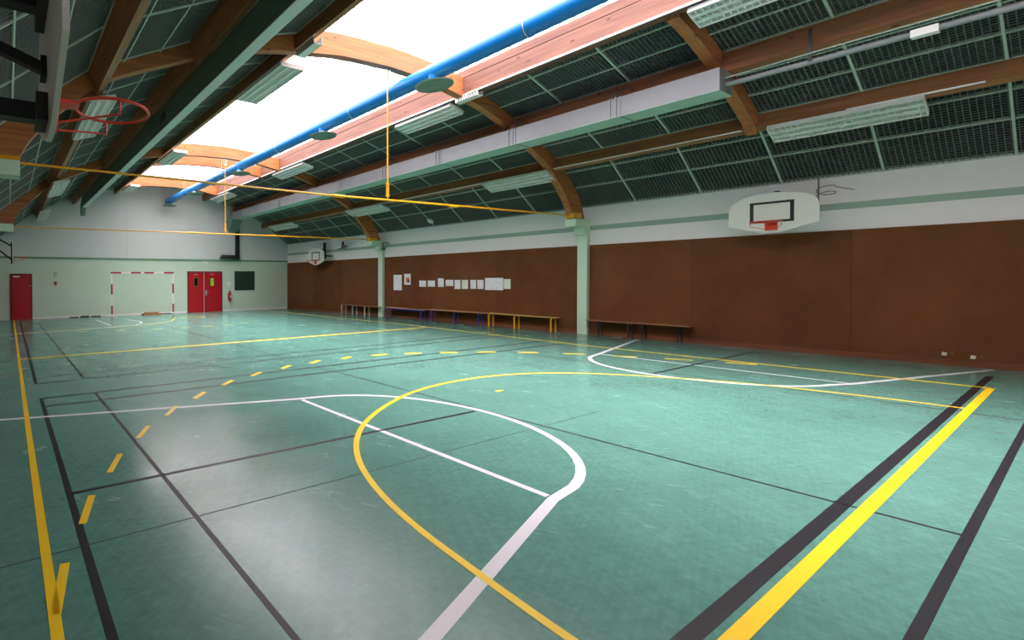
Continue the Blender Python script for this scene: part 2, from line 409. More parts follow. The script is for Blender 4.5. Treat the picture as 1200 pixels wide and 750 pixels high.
D9 = [((0.27, 2.82), (0.185, 2.40)), ((0.54, 3.63), (0.42, 3.23)), ((0.91, 4.39), (0.74, 4.0)), ((1.37, 5.10), (1.165, 4.74)), ((1.905, 5.72), (1.66, 5.38)), ((2.515, 6.26), (2.25, 5.975)),
      ((3.21, 6.77), (2.925, 6.525)), ((3.93, 7.12), (3.64, 6.925)), ((4.73, 7.415), (4.425, 7.22)), ((5.525, 7.565), (5.215, 7.41)), ((6.365, 7.61), (6.06, 7.48)),
      ((7.19, 7.505), (6.91, 7.435)), ((7.95, 7.275), (7.685, 7.20)), ((8.74, 6.93), (8.40, 6.89)), ((9.49, 6.50), (9.14, 6.56)), ((10.175, 6.02), (9.85, 6.02)),
      ((10.77, 5.40), (10.50, 5.40)), ((11.25, 4.69), (11.0, 4.70)), ((11.70, 4.0), (11.47, 3.99)), ((12.06, 3.24), (11.86, 3.20))]
R9 = 6.85
for k, (a, b) in enumerate(D9):
    if k >= 11:     # right half: dashes tangent to the arc about the goal centre
        c = ((a[0] + b[0]) / 2, (a[1] + b[1]) / 2); t = Vector((c[1] - 0.77, -(c[0] - 6.15))).normalized() * 0.2
        a = (c[0] + t.x, c[1] + t.y); b = (c[0] - t.x, c[1] - t.y)
    strip('dash_mark', [a, b], 0.052 if k < 5 else 0.075 if k < 9 else 0.10, YL, None, 2)
for (x, y) in [(2.0, 16.3), (3.2, 15.9), (4.4, 15.7), (5.4, 15.6), (6.25, 15.6), (7.1, 15.75), (8.0, 16.1)]:
    strip('dash_mark', [(x, y), (x + 0.35, y + 0.03)], 0.055, YL, None, 2)

# ---- walls
def wall(name, mb, m, label): return tag(obj(name, mb, m), label, kind='structure')
wr = wall('wall_right', MB().box(XR, XR + .3, YN - .3, YE + .3, -.6, 4.2), K['plaster'], 'white plastered right wall with brown cloth below')
obj('green_band', MB().hexa([(XR - .012, YN, 2.97), (XR + .05, YN, 2.97), (XR + .05, YE, 2.97), (XR - .012, YE, 2.97),
                             (XR - .012, YN, 3.10), (XR + .05, YN, 3.10), (XR + .05, YE, 3.10), (XR - .012, YE, 3.10)]), K['green_strip'], wr)['label'] = 'sage green painted band along the white plaster'
def btop(y): return 2.555 - 0.0012 * y
ye = [YN, 1.2, 3.15, 5.1, Y1 + .0]
edges = [(-1.6, 0.0), (0.0, 2.42), (2.42, 4.85), (4.85, 7.1), (7.36, 10.0), (10.0, 12.65), (12.65, 15.3), (15.56, 18.2), (18.2, 20.8), (20.8, 23.4)]
for i, (a, b) in enumerate(edges):
    g = 0.002
    obj('cloth_panel', MB().hexa([(XR - .03, a + g, fz(a) + .10), (XR + .01, a + g, fz(a) + .10), (XR + .01, b - g, fz(b) + .10), (XR - .03, b - g, fz(b) + .10),
                                  (XR - .03, a + g, btop(a)), (XR + .01, a + g, btop(a)), (XR + .01, b - g, btop(b)), (XR - .03, b - g, btop(b))]),
        K['brown'] if i % 2 else K['brown2'], wr)
mb = MB()
for a, b in [(YN, Y1), (Y1 + .26, Y2), (Y2 + .26, YE)]:
    mb.hexa([(XR - .055, a, fz(a) - .02), (XR + .01, a, fz(a) - .02), (XR + .01, b, fz(b) - .02), (XR - .055, b, fz(b) - .02),
             (XR - .055, a, fz(a) + .10), (XR + .01, a, fz(a) + .10), (XR + .01, b, fz(b) + .10), (XR - .055, b, fz(b) + .10)])
tag(obj('baseboard_right', mb, K['skirting']), 'red brown wooden skirting below the brown cloth wall', kind='structure')
we = wall('wall_end', MB().box(XL - .3, XR + .3, YE, YE + .3, 2.6, 7.2), K['plaster_end'], 'pale grey upper end wall above the green part')
lower = obj('green_wall', MB().box(XL - .3, XR + .3, YE - .012, YE + .29, -.6, 2.6), K['green_wall'], we); lower['label'] = 'pale green lower part of the end wall'
obj('ledge', MB().box(XL, XR, YE - .05, YE + .1, 2.58, 2.67), K['green_dark'], we)['label'] = 'dark green ledge between the two wall colours'
obj('joint', MB().box(5.25, 5.262, YE - .003, YE + .1, 2.7, 6.0), K['green_strip'], we)
tag(obj('baseboard_end', MB().box(1.02, 8.4, YE - .03, YE + .1, fz(YE) - .05, fz(YE) + .075).box(10.52, XR, YE - .03, YE + .1, fz(YE) - .05, fz(YE) + .075), K['plaster']),
    'thin white skirting below the green end wall', kind='structure')
wl = wall('wall_left', MB().box(XL - .3, XL, YN - .3, YE + .3, -.6, 4.2), K['plaster'], 'white plastered left wall with brown cloth below, beside the near hoop')
for i, (a, b) in enumerate(edges):
    obj('cloth_panel', MB().box(XL - .01, XL + .03, a + .002, b - .002, -.3, 2.55), K['brown'] if i % 2 else K['brown2'], wl)
wall('wall_near', MB().box(XL - .3, XR + .3, YN - .3, YN, -.6, 7.2), K['plaster'], 'unseen wall behind the camera, made white to bounce light')  # never in view; white chosen to throw light on right wall and floor

# ---- ceiling: sloped planes of gridded acoustic panels between the purlins
PR = [((9.56, 6.12), (11.25, 5.62)), ((11.25, 5.62), (13.05, 4.83)), ((13.05, 4.83), (14.78, 3.635))]
PL = [((4.67, 6.10), (2.75, 5.52)), ((2.75, 5.52), (1.06, 4.68)), ((1.06, 4.68), (-0.62, 3.25))]
TY_R = [0.74 + 1.315 * k for k in range(-1, 18)]
TY_L = [y - 0.27 for y in TY_R]
ceil_parts = []
def ceiling_side(planes, ty, side):
    deck = MB()
    for (a, b) in planes:
        n = Vector((b[1] - a[1], 0, -(b[0] - a[0]))).normalized()
        if n.z < 0: n = -n
        q = [(a[0], a[1]), (b[0], b[1]), (b[0] + n.x * .14, b[1] + n.z * .14), (a[0] + n.x * .14, a[1] + n.z * .14)]
        q = [(x + n.x * .10, z + n.z * .10) for x, z in q]
        deck.prism_y(q, YN - .2, YE + .2)
    root = tag(obj('ceiling', deck, K['deck']), 'dark green gridded acoustic ceiling slope on the %s of the skylight' % side, kind='structure')
    ys = [YN] + [y for y in ty if YN + .2 < y < YE - .1] + [YE]
    nrow = 3
    for pi, (a, b) in enumerate(planes):
        A = Vector((a[0], 0, a[1])); B = Vector((b[0], 0, b[1])); d = (B - A); L = d.length; d.normalize()
        n = Vector((-d.z, 0, d.x))
        if n.z > 0: n = -n                       # n points down into the hall
        def pt(s, y, h): p = A + d * s + n * h; return (p.x, y, p.z)
        def bar(mb, s0, s1, y0, y1, h0, h1):
            mb.hexa([pt(s0, y0, h0), pt(s1, y0, h0), pt(s1, y1, h0), pt(s0, y1, h0), pt(s0, y0, h1), pt(s1, y0, h1), pt(s1, y1, h1), pt(s0, y1, h1)])
        rows = [L * k / nrow for k in range(nrow + 1)]
        if pi == 0: rows = [0, L * 0.30, L * 0.655, L]
        if pi == 1: rows = [0, L * 0.36, L * 0.69, L]
        if pi == 2: rows = [0, L * 0.29, L * 0.59, L]
        for s0, s1 in zip(rows[:-1], rows[1:]):
            for y0, y1 in zip(ys[:-1], ys[1:]):
                mb = MB(); bar(mb, s0 + .004, s1 - .004, y0 + .004, y1 - .004, -.10, -.055)
                obj('ceiling_panel', mb, K['panel'], root)
        for y in ys[1:-1]:
            mb = MB(); bar(mb, 0, L, y - .014, y + .014, -.05, .006); obj('ceiling_bar', mb, K['tbar'], root)
        for s in rows[1:-1]:
            mb = MB(); bar(mb, s - .011, s + .011, YN, YE, -.05, .008); obj('ceiling_bar', mb, K['tbar'], root)
        mb = MB()
        bar(mb, 0, .012, YN, YE, -.05, .003); bar(mb, L - .012, L, YN, YE, -.05, .003)
        obj('edge_trim', mb, K['tbar'], root)
        mb = MB(); P = 0.0657
        y = ys[0]
        while y < YE:
            bar(mb, .01, L - .01, y - .0035, y + .0035, -.045, -.004); y += P
        s = 0.03
        while s < L - .02:
            bar(mb, s - .0032, s + .0032, YN, YE, -.034, -.012); s += 0.058
        tag(obj('wire_grid', mb, K['wire'], root), 'fine pale green wire grid under the dark panels', kind='stuff')
    return root
ceiling_side(PR, TY_R, 'right')
ceiling_side(PL, TY_L, 'left')
# closed strip of roof between the end of the skylight and the end wall
tag(obj('trim_1', MB().box(4.5, 9.6, 21.7, YE + .2, 6.42, 6.55), K['deck']), 'dark roof strip between the skylight and the end wall', kind='structure')

tag(obj('trim_2', MB().box(4.5, 9.6, YN - .2, -.95, 6.42, 6.55), K['deck']), 'unseen dark roof strip added at the near wall to dim the near floor', kind='structure')  # unseen strip, added to cut the skylight over the near floor
# ---- skylight
SKY0, SKY1 = -1.0, 21.75
def skyz(x): u = abs(x - XC); return 6.40 + 0.62 * (1 - (u / 2.5) ** 2)
win = None
ybreak = [SKY0, 3.3, 7.2, 11.3, 15.4, 18.6, SKY1]
for k, (a, b) in enumerate(zip(ybreak[:-1], ybreak[1:])):
    mb = MB(); n = 16; xs = [XC - 2.5 + 5.0 * i / n for i in range(n + 1)]
    for i in range(n):
        mb.poly([(xs[i], a + .01, skyz(xs[i])), (xs[i + 1], a + .01, skyz(xs[i + 1])), (xs[i + 1], b - .01, skyz(xs[i + 1])), (xs[i], b - .01, skyz(xs[i]))])
    if win is None:
        win = tag(obj('window_1', mb, K['glazing'], smooth=True), 'long curved translucent skylight along the ridge', kind='structure')
    else: obj('glazing_sheet', mb, K['glazing'], win, smooth=True)

# ================================================================== TIMBER FRAME
BOT = [(0, 6.03), (1.2, 5.975), (1.95, 5.87), (2.95, 5.70), (4.0, 5.38), (4.86, 5.02), (5.67, 4.64), (6.2, 4.20), (6.54, 3.86), (6.78, 3.55), (6.92, 3.27)]
TOP = [(0, 6.44), (1.3, 6.38), (2.1, 6.28), (3.15, 6.06), (4.3, 5.74), (5.25, 5.36), (6.15, 4.86), (6.75, 4.35), (7.15, 3.95), (7.36, 3.6), (7.5, 3.27)]
def arch_poly(u0=None, u1=None, side=0):
    b = spline(BOT, 4); t = spline(TOP, 4)
    if side == 0:
        b2 = [(XC - u, z) for u, z in reversed(b)] + [(XC + u, z) for u, z in b[1:]]
        t2 = [(XC - u, z) for u, z in reversed(t)] + [(XC + u, z) for u, z in t[1:]]
        return b2, t2
    def cut(c):
        o = [p for p in c if u0 < p[0] < u1]
        def at(u):
            for p, q in zip(c[:-1], c[1:]):
                if p[0] <= u <= q[0]: return (u, p[1] + (q[1] - p[1]) * (u - p[0]) / (q[0] - p[0] + 1e-9))
        return [at(u0)] + o + [at(u1)]
    b = cut(b); t = cut(t)
    return [(XC + side * u, z) for u, z in b], [(XC + side * u, z) for u, z in t]
def arch_mb(b, t, y0, y1):
    mb = MB(); n = len(b); i = 0
    for k in range(n):
        # matching point on the top edge by index
        j = min(len(t) - 1, round(k * (len(t) - 1) / (n - 1)))
        mb.v += [(b[k][0], y0, b[k][1]), (t[j][0], y0, t[j][1]), (t[j][0], y1, t[j][1]), (b[k][0], y1, b[k][1])]
    for k in range(n - 1):
        a = 4 * k; c = a + 4
        for p in range(4): mb.f.append((a + p, a + (p + 1) % 4, c + (p + 1) % 4, c + p))
    mb.f += [(0, 3, 2, 1), (4 * n - 4, 4 * n - 3, 4 * n - 2, 4 * n - 1)]
    return mb
def short_arch(y, w, label):
    b, t = arch_poly(0, 2.27, 1); b2, t2 = arch_poly(0, 2.27, -1)
    bb = list(reversed(b2)) + b[1:]; tt = list(reversed(t2)) + t[1:]
    return tag(obj('glulam_arch', arch_mb(bb, tt, y, y + w), K['arch']), label, 'roof arch', 'glulam roof arches')
b, t = arch_poly()
for y, lb in [(Y1 + .03, 'nearest full curved orange timber arch across the hall'), (Y2 + .03, 'farther full curved orange timber arch on the far columns')]:
    tag(obj('glulam_arch', arch_mb(b, t, y, y + .17), K['arch']), lb, 'roof arch', 'glulam roof arches')
short_arch(16.75, .14, 'short brown timber arch just behind the farther full arch in the skylight')
short_arch(21.35, .17, 'last short timber arch at the end wall end of the skylight')
b, t = arch_poly(2.45, 5.95, 1)
tag(obj('glulam_rafter', arch_mb(b, t, 3.30, 3.46), K['arch']), 'orange timber rafter between skylight curb and lowest purlin, top right', 'rafter')
def beam(name, poly, y0, y1, m, label, cat, group):
    return tag(obj(name, MB().prism_y(poly, y0, y1), m), label, cat, group)
cr = thing('skylight_curb', (9.3, 10, 5.85), 'pink lit timber curb beam along the right edge of the skylight', 'beam', 'skylight curb beams')
obj('lower_beam', MB().box(9.32, 9.56, YN, YE, 5.85, 6.235), K['curb'], cr)
obj('upper_beam', MB().box(9.32, 9.56, YN, YE, 6.25, 6.42), K['curb'], cr)
obj('white_trunking', MB().box(9.285, 9.318, YN, 7.0, 5.83, 5.862).box(9.285, 9.318, 7.35, 15.2, 5.83, 5.862).box(9.285, 9.318, 15.6, 21.2, 5.83, 5.862), K['lamp'], cr)['label'] = 'thin white cable trunking on the bottom edge'
cl = thing('skylight_curb', (4.6, 10, 5.85), 'dark shaded timber curb beam along the left edge of the skylight', 'beam', 'skylight curb beams')
obj('lower_beam', MB().box(4.67, 4.77, YN, YE, 5.83, 6.235), K['purlin'], cl)
obj('upper_beam', MB().box(4.67, 4.77, YN, YE, 6.25, 6.42), K['purlin'], cl)
def purlin(tl, bl, br, m, label):
    tr = (tl[0] + br[0] - bl[0], tl[1] + br[1] - bl[1])
    e = Vector((tl[0] - bl[0], tl[1] - bl[1])).normalized() * 0.08
    poly = [bl, br, (tr[0] + e.x, tr[1] + e.y), (tl[0] + e.x, tl[1] + e.y)]
    o = thing('purlin', (bl[0], 10, bl[1]), label, 'beam', 'roof purlins')
    for y0, y1 in [(YN, Y1 + .03), (Y1 + .2, Y2 + .03), (Y2 + .2, YE - .02)]:
        obj('purlin_length', MB().prism_y(poly, y0, y1), m, o)
    return o
purlin((11.25, 5.62), (11.14, 5.24), (11.28, 5.19), K['purlin'], 'brown timber purlin just above the galvanised duct')
p3 = purlin((13.05, 4.83), (12.93, 4.55), (13.08, 4.49), K['purlin'], 'brown timber purlin low on the right roof slope above the lamps')
obj('white_conduit', MB().box(12.90, 12.925, 0.9, 2.2, 4.525, 4.55).box(12.90, 12.925, 3.5, 7.1, 4.525, 4.55).box(12.90, 12.925, 8.9, 15.2, 4.525, 4.55), K['lamp'], p3)['label'] = 'thin white conduit along the purlin edge'
purlin((2.75, 5.52), (2.87, 5.22), (2.73, 5.17), K['purlin'], 'dark timber purlin behind the grey green duct on the left')
purlin((1.06, 4.68), (1.20, 4.42), (1.31, 4.47), K['purlin'], 'dark timber purlin low on the left roof slope beyond the near hoop')

# ---- columns
def column(side, y0, label):
    xf = XR - .16 if side > 0 else XL + .16
    xw = XR if side > 0 else XL
    s = side
    c = thing('column', (xf, y0 + .13, fz(y0)), label, 'column', 'pale green columns')
    def bx(a, b_, y0_, y1_, z0, z1): return MB().box(min(a, b_), max(a, b_), y0_, y1_, z0, z1)
    obj('shaft', bx(xf, xw + s * .02, y0, y0 + .26, fz(y0) - .03, 3.26), K['column'], c, bevel=.008)
    obj('corbel', bx(xf - s * .16, xf + s * .02, y0 - .02, y0 + .28, 2.84, 3.02), K['column'], c, bevel=.006)
    obj('corbel', bx(xf - s * .62, xf + s * .10, y0 - .02, y0 + .28, 3.06, 3.27), K['column'], c, bevel=.006)
    obj('corbel_core', bx(xf - s * .14, xw, y0 + .01, y0 + .25, 3.0, 3.08), K['column'], c)
    return c
column(1, Y1, 'pale green column in the middle of the right wall')
column(1, Y2, 'pale green column far along the right wall, before the white bench')
column(-1, Y1, 'pale green column at the left picture edge under the near yellow clamp')
column(-1, Y2, 'pale green column at the left picture edge before the red single door')

# ---- tie rods
def tie(y, z0, zm, z1, label, zh):
    o = thing('tie_rod', (XC, y, z0), label, 'tie rod', 'yellow tie rods')
    zz = lambda x: z0 + (zm - z0) * (x - 0.1) / 6.95 if x < XC else zm + (z1 - zm) * (x - XC) / 6.9
    obj('rod', MB().tube([(0.1, y, zz(.1)), (5.6, y, zz(5.6))], .017, 10).tube([(5.55, y, zz(5.55)), (13.95, y, zz(13.95))], .021, 10), K['yellow_rod'], o, True)
    obj('hanger', MB().tube([(XC, y, zz(XC)), (XC, y, zh)], .014, 8), K['yellow_rod'], o, True)
    for x in (5.75, 9.1): obj('coupling', MB().tube([(x - .14, y, zz(x - .14)), (x + .14, y, zz(x + .14))], .032, 10), K['yellow_rod'], o, True)
    tb = MB()
    for s in (-1, 1): tb.tube([(XC + s * .03, y, zz(XC) + .12), (XC + s * .03, y, zz(XC) + .36)], .009, 6)
    tb.box(XC - .04, XC + .04, y - .018, y + .018, zz(XC) + .10, zz(XC) + .13).box(XC - .04, XC + .04, y - .018, y + .018, zz(XC) + .35, zz(XC) + .38)
    obj('turnbuckle', tb, K['yellow_rod'], o)
    obj('fork_bracket', MB().box(XC - .05, XC - .04, y - .03, y + .03, zh - .2, zh + .02).box(XC + .04, XC + .05, y - .03, y + .03, zh - .2, zh + .02).box(XC - .05, XC + .05, y - .01, y + .01, zh - .2, zh - .17), K['steel'], o)
    for x0, x1, z in ((-.45, .16, z0), (13.91, 14.33, z1)):
        obj('clamp', MB().box(x0, x1, y - .115, y + .115, z - .075, z + .065), K['yellow_rod'], o, bevel=.006)
    return o
tie(Y1 + .115, 3.265, 3.25, 3.37, 'nearer yellow steel tie rod spanning the hall with central hanger', 5.98)
tie(Y2 + .115, 3.20, 3.27, 3.31, 'farther yellow steel tie rod across the hall below the duct ends', 5.98)

# ================================================================== DUCTS
pd = thing('blue_duct', (7.3, 12, 5.5), 'long bright blue round ventilation duct hanging under the skylight', 'duct')
obj('pipe', MB().tube([(7.3, YN + .1, 5.61), (7.3, 7, 5.61), (7.3, 15, 5.61), (7.3, 23.1, 5.61)], .16, 28), K['blue'], pd, True)
for y in (4.4, 8.6, 12.0, 16.3, 20.6):
    obj('strap', MB().tube([(7.3 + .164 * math.cos(a * .2618), y, 5.61 + .164 * math.sin(a * .2618)) for a in range(24)], .008, 6, closed=True).tube([(7.3, y, 5.77), (7.3, y, 6.6)], .006, 6), K['steel'], pd, True)
for y in (2.1, 6.2, 9.75, 14.6, 19.0, 22.7):
    d = obj('diffuser', MB().lathe((7.27, y, 5.33), [(.34, .0), (.35, .02), (.30, .035), (.22, .045), (.14, .07), (.12, .11)], 32), K['duct_dark'], pd, True)
    obj('neck', MB().lathe((7.27, y, 5.42), [(.10, 0), (.115, .10), (.12, .16)], 20), K['blue'], d, True)
    obj('cone_ring', MB().lathe((7.27, y, 5.318), [(.20, .0), (.22, .010), (.21, .016)], 28), K['duct_dark'], d, True)
    obj('cone_ring', MB().lathe((7.27, y, 5.31), [(.09, .0), (.10, .010), (.09, .02)], 20), K['duct_dark'], d, True)
gd = thing('metal_duct', (10.99, 13, 4.82), 'square galvanised sheet metal duct with mint underside along the right purlin', 'duct')
DY = [3.17, 4.62, 6.75, 8.9, 11.0, 13.2, 15.3, 17.5, 19.7, 21.4, 22.4]
for a, b_ in zip(DY[:-1], DY[1:]):
    s = obj('duct_section', MB().box(10.7, 11.28, a + .004, b_ - .004, 4.822, 5.20), K['galv'], gd)
    obj('underside', MB().box(10.702, 11.278, a + .006, b_ - .006, 4.812, 4.824), K['duct_green'], s)['label'] = 'mint green underside of the duct section'
    obj('flange', MB().box(10.69, 11.29, b_ - .012, b_ + .012, 4.805, 5.21), K['galv'], s)
for y in DY[1:-1]:
    for dy in (.06, .16):
        obj('hanger_strap', MB().box(10.685, 10.70, y + dy, y + dy + .022, 4.83, 5.22).hexa([(10.685, y + dy, 5.2), (10.70, y + dy, 5.2), (10.70, y + dy + .022, 5.2), (10.685, y + dy + .022, 5.2),
            (11.10, y + dy, 5.50), (11.14, y + dy, 5.50), (11.14, y + dy + .022, 5.50), (11.10, y + dy + .022, 5.50)]), K['galv'], gd)
obj('elbow', MB().prism_x([(22.4, 4.82), (23.0, 4.2), (23.38, 4.45), (23.38, 4.75), (22.4, 5.2)], 10.7, 11.28), K['duct_dark'], gd)
ld = thing('metal_duct', (3.05, 13, 4.78), 'dark grey green rectangular duct with pale underside on the left', 'duct')
DYL = [YN + .1, 1.6, 4.0, 6.0, 8.3, 10.6, 12.9, 15.3, 17.5, 19.6, 21.4]
for a, b_ in zip(DYL[:-1], DYL[1:]):
    s = obj('duct_section', MB().box(2.9, 3.065, a + .003, b_ - .003, 4.792, 5.27), K['duct_dark'], ld)
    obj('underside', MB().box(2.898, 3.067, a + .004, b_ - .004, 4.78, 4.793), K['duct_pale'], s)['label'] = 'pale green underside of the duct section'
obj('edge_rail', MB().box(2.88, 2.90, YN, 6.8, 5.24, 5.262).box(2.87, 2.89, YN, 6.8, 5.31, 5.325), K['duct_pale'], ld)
obj('vent_opening', MB().box(2.892, 2.90, 9.3, 9.62, 4.95, 5.12), K['black'], ld)['label'] = 'small dark vent opening on the side'
obj('elbow', MB().prism_x([(21.4, 4.78), (21.75, 4.45), (22.0, 4.5), (22.0, 5.0), (21.4, 5.27)], 2.9, 3.065), K['duct_dark'], ld)
cd = thing('conduit', (10.95, 1, 4.93), 'pale straight conduit running from the galvanised duct to the upper right', 'pipe')
obj('pipe', MB().tube([(10.98, 3.2, 4.955), (10.98, YN, 4.955)], .045, 14), K['galv'], cd, True)
obj('junction_box', MB().box(10.90, 11.03, 1.10, 1.32, 4.89, 4.99), K['lamp'], cd)['label'] = 'white junction box on the pipe'
obj('cable', MB().tube([(10.93, 3.2, 5.06), (10.93, 1.9, 5.08), (10.93, YN, 5.07)], .010, 6), K['tbar'], cd, True)
obj('bracket', MB().box(10.93, 10.95, 2.2, 2.24, 4.95, 5.45), K['black'], cd)

# ================================================================== LAMPS
def lamp(xa, za, xb, zb, y0, y1, label, group, bracket=.10):
    """fluorescent luminaire whose underside runs from (xa, za) to (xb, zb)"""
    A = Vector((xa, 0, za)); d = Vector((xb - xa, 0, zb - za)); Wd = d.length; d.normalize()
    n = Vector((-d.z, 0, d.x))
    if n.z > 0: n = -n
    o = thing('fluorescent_lamp', ((xa + xb) / 2, (y0 + y1) / 2, min(za, zb)), label, 'lamp', group)
    def pt(s, y, h): p = A + d * s + n * h; return (p.x, y, p.z)
    def bar(mb, s0, s1, a, b_, h0, h1):
        return mb.hexa([pt(s0, a, h0), pt(s1, a, h0), pt(s1, b_, h0), pt(s0, b_, h0), pt(s0, a, h1), pt(s1, a, h1), pt(s1, b_, h1), pt(s0, b_, h1)])
    hz = MB(); T = .012
    bar(hz, 0, Wd, y0, y1, -.085, -.07)
    bar(hz, 0, T, y0, y1, -.07, 0); bar(hz, Wd - T, Wd, y0, y1, -.07, 0)
    bar(hz, 0, Wd, y0, y0 + T, -.07, 0); bar(hz, 0, Wd, y1 - T, y1, -.07, 0)
    obj('housing', hz, K['lamp'], o)
    L = MB()
    k = int((y1 - y0) / .075)
    for i in range(1, k):
        y = y0 + (y1 - y0) * i / k
        for c in range(3):
            bar(L, Wd * (c + .12) / 3, Wd * (c + .88) / 3, y - .003, y + .003, -.045, -.004)
    obj('louvre', L, K['reflector'], o)['kind'] = 'stuff'
    for c in range(4):
        s = Wd * c / 3
        mb = MB(); bar(mb, max(T, s - .026), min(Wd - T, s + .026), y0 + T, y1 - T, -.05, -.002); obj('reflector', mb, K['reflector'], o)
    for c in range(3):
        a = pt(Wd * (c + .5) / 3, y0 + .04, -.05); b_ = pt(Wd * (c + .5) / 3, y1 - .04, -.05)
        obj('fluorescent_tube', MB().tube([a, b_], .013, 8), K['tube'], o, True)
    for y in (y0 + .3, y1 - .3):
        mb = MB(); bar(mb, .04, .07, y - .015, y + .015, -.085 - bracket, -.085); obj('bracket', mb, K['steel'], o)
    return o
GA = 'lamps along the skylight on the right'
lamp(9.36, 5.745, 9.83, 5.625, 1.40, 3.16, 'white fluorescent lamp cut by the top picture edge beside the pink curb', GA)
lamp(9.36, 5.745, 9.83, 5.625, 7.52, 9.32, 'white fluorescent lamp below the pink curb beside the nearest full arch', GA)
lamp(9.36, 5.745, 9.83, 5.625, 13.8, 15.95, 'white fluorescent lamp below the pink curb beside the farther full arch', GA)
lamp(9.36, 5.745, 9.83, 5.625, 20.2, 22.4, 'farthest white fluorescent lamp at the right end of the skylight', GA)
GC = 'lamps along the low purlin on the right'
lamp(12.86, 4.45, 13.32, 4.26, 1.42, 3.15, 'largest louvred fluorescent lamp above the right backboard', GC, .03)
lamp(12.74, 4.45, 13.22, 4.25, 7.2, 9.1, 'louvred fluorescent lamp just left of the middle column top', GC, .03)
lamp(12.74, 4.45, 13.22, 4.25, 13.45, 15.55, 'fluorescent lamp in front of the farther arch foot on the right', GC, .03)
lamp(12.74, 4.45, 13.22, 4.25, 19.9, 22.2, 'farthest fluorescent lamp low on the right slope by the end wall', GC, .03)
GL = 'lamps along the skylight on the left'
lamp(4.60, 5.69, 5.14, 5.69, 7.5, 9.45, 'nearest fluorescent lamp on the left edge of the skylight', GL, .02)
lamp(4.66, 5.69, 5.18, 5.69, 14.2, 16.0, 'middle fluorescent lamp on the left edge of the skylight', GL, .02)
lamp(4.72, 5.69, 5.18, 5.69, 20.3, 21.7, 'farthest fluorescent lamp on the left edge of the skylight', GL, .02)
GM = 'lamps along the low purlin on the left'
lamp(1.08, 4.20, 1.47, 4.32, 7.06, 9.1, 'fluorescent lamp seen through the near red hoop', GM, .05)
lamp(1.12, 4.20, 1.54, 4.32, 13.6, 15.9, 'fluorescent lamp on the left slope just below the nearer tie rod', GM, .05)
lamp(1.14, 4.20, 1.53, 4.32, 19.8, 22.8, 'farthest fluorescent lamp on the left slope near the end wall', GM, .05)
for x, y, lb in ((9.36, 7.36, 'white slotted metal tray end at the right foot of the arch top'), (4.66, 6.98, 'white slotted metal tray end on the left edge of the skylight at the near arch')):
    o = thing('slotted_tray', (x, y - .3, 5.74), lb, 'tray', 'slotted cable trays')
    dx = .0
    y0 = y - .62 if x > 9 else y - .55
    zb = 5.735 if x > 9 else 5.63
    obj('tray', MB().box(x - .05, x + .12, y0, y - .02, zb, zb + .01).box(x - .05, x - .04, y0, y - .02, zb, zb + .13).box(x + .11, x + .12, y0, y - .02, zb, zb + .13), K['lamp'], o)
    mb = MB()
    for i in range(8):
        yy = y0 + .04 + i * .065
        mb.box(x - .054, x - .049, yy, yy + .02, zb + .015, zb + .06); mb.box(x - .054, x - .049, yy + .03, yy + .05, zb + .07, zb + .115)
    obj('slots', mb, K['black'], o)['kind'] = 'stuff'

# ================================================================== BASKETBALL HOOPS
def backboard(name_label, xb, yc, zc, w, h, s, kind, group, scale_rim=.225, rim_z=None):
    """board in a plane x = xb facing the direction s along x; h is the full height"""
    o = thing('basketball_hoop', (xb, yc, zc - h / 2), name_label, 'hoop', group)
    hw = w / 2
    if kind == 'fan':
        poly = [(-hw, -.30 * h), (-.25 * hw, -.5 * h), (.0, -.52 * h), (.25 * hw, -.5 * h), (hw, -.30 * h), (hw, .10 * h)]
        for i in range(1, 12):
            a = math.pi * i / 12
            poly.append((hw * math.cos(a) * 1.0, .10 * h + .40 * h * math.sin(a) ** .8))
        poly.append((-hw, .10 * h))
    poly = [(yc + p[0], zc + p[1]) for p in poly]
    obj('board', MB().prism_x(poly, min(xb, xb - s * .03), max(xb, xb - s * .03)), K['board'], o)
    fw, fh, t = w * .245, h * .265, w * .036
    z0 = zc - .255 * h; z1 = z0 + 2 * fh
    m = MB(); x0, x1 = min(xb, xb + s * .004), max(xb, xb + s * .004)
    m.box(x0, x1, yc - fw, yc + fw, z1 - t, z1).box(x0, x1, yc - fw, yc + fw, z0, z0 + t)
    m.box(x0, x1, yc - fw, yc - fw + t * 1.2, z0 + t, z1 - t).box(x0, x1, yc + fw - t * 1.2, yc + fw, z0 + t, z1 - t)
    obj('target_square', m, K['black_mark'], o)['label'] = 'black painted target square'
    zr = rim_z if rim_z else zc - .30 * h + .03; xr = xb + s * (.12 + scale_rim)
    rim = obj('rim', MB().tube([(xr + scale_rim * math.cos(a * math.pi / 18), yc + scale_rim * math.sin(a * math.pi / 18), zr) for a in range(36)], .0095, 8, closed=True), K['orange_red'], o, True)
    br = MB()
    br.box(min(xb, xb + s * .02), max(xb, xb + s * .02), yc - .09, yc + .09, zr - .16, zr + .02)
    br.hexa([(xb, yc - .07, zr - .02), (xb + s * .14, yc - .05, zr - .006), (xb + s * .14, yc + .05, zr - .006), (xb, yc + .07, zr - .02),
             (xb, yc - .07, zr + .008), (xb + s * .14, yc - .05, zr + .006), (xb + s * .14, yc + .05, zr + .006), (xb, yc + .07, zr + .008)])
    obj('rim_bracket', br, K['orange_red'], rim)
    ring = MB()
    for q in (-1, 1):
        ring.tube([(xb + s * .01, yc + q * .07, zr - .14), (xr - s * .02, yc + q * scale_rim * .92, zr - .085), (xr, yc + q * scale_rim * .99, zr - .085), (xr, yc + q * scale_rim, zr)], .006, 6)
    obj('rim_stay', ring, K['orange_red'], rim, True)
    return o, zr
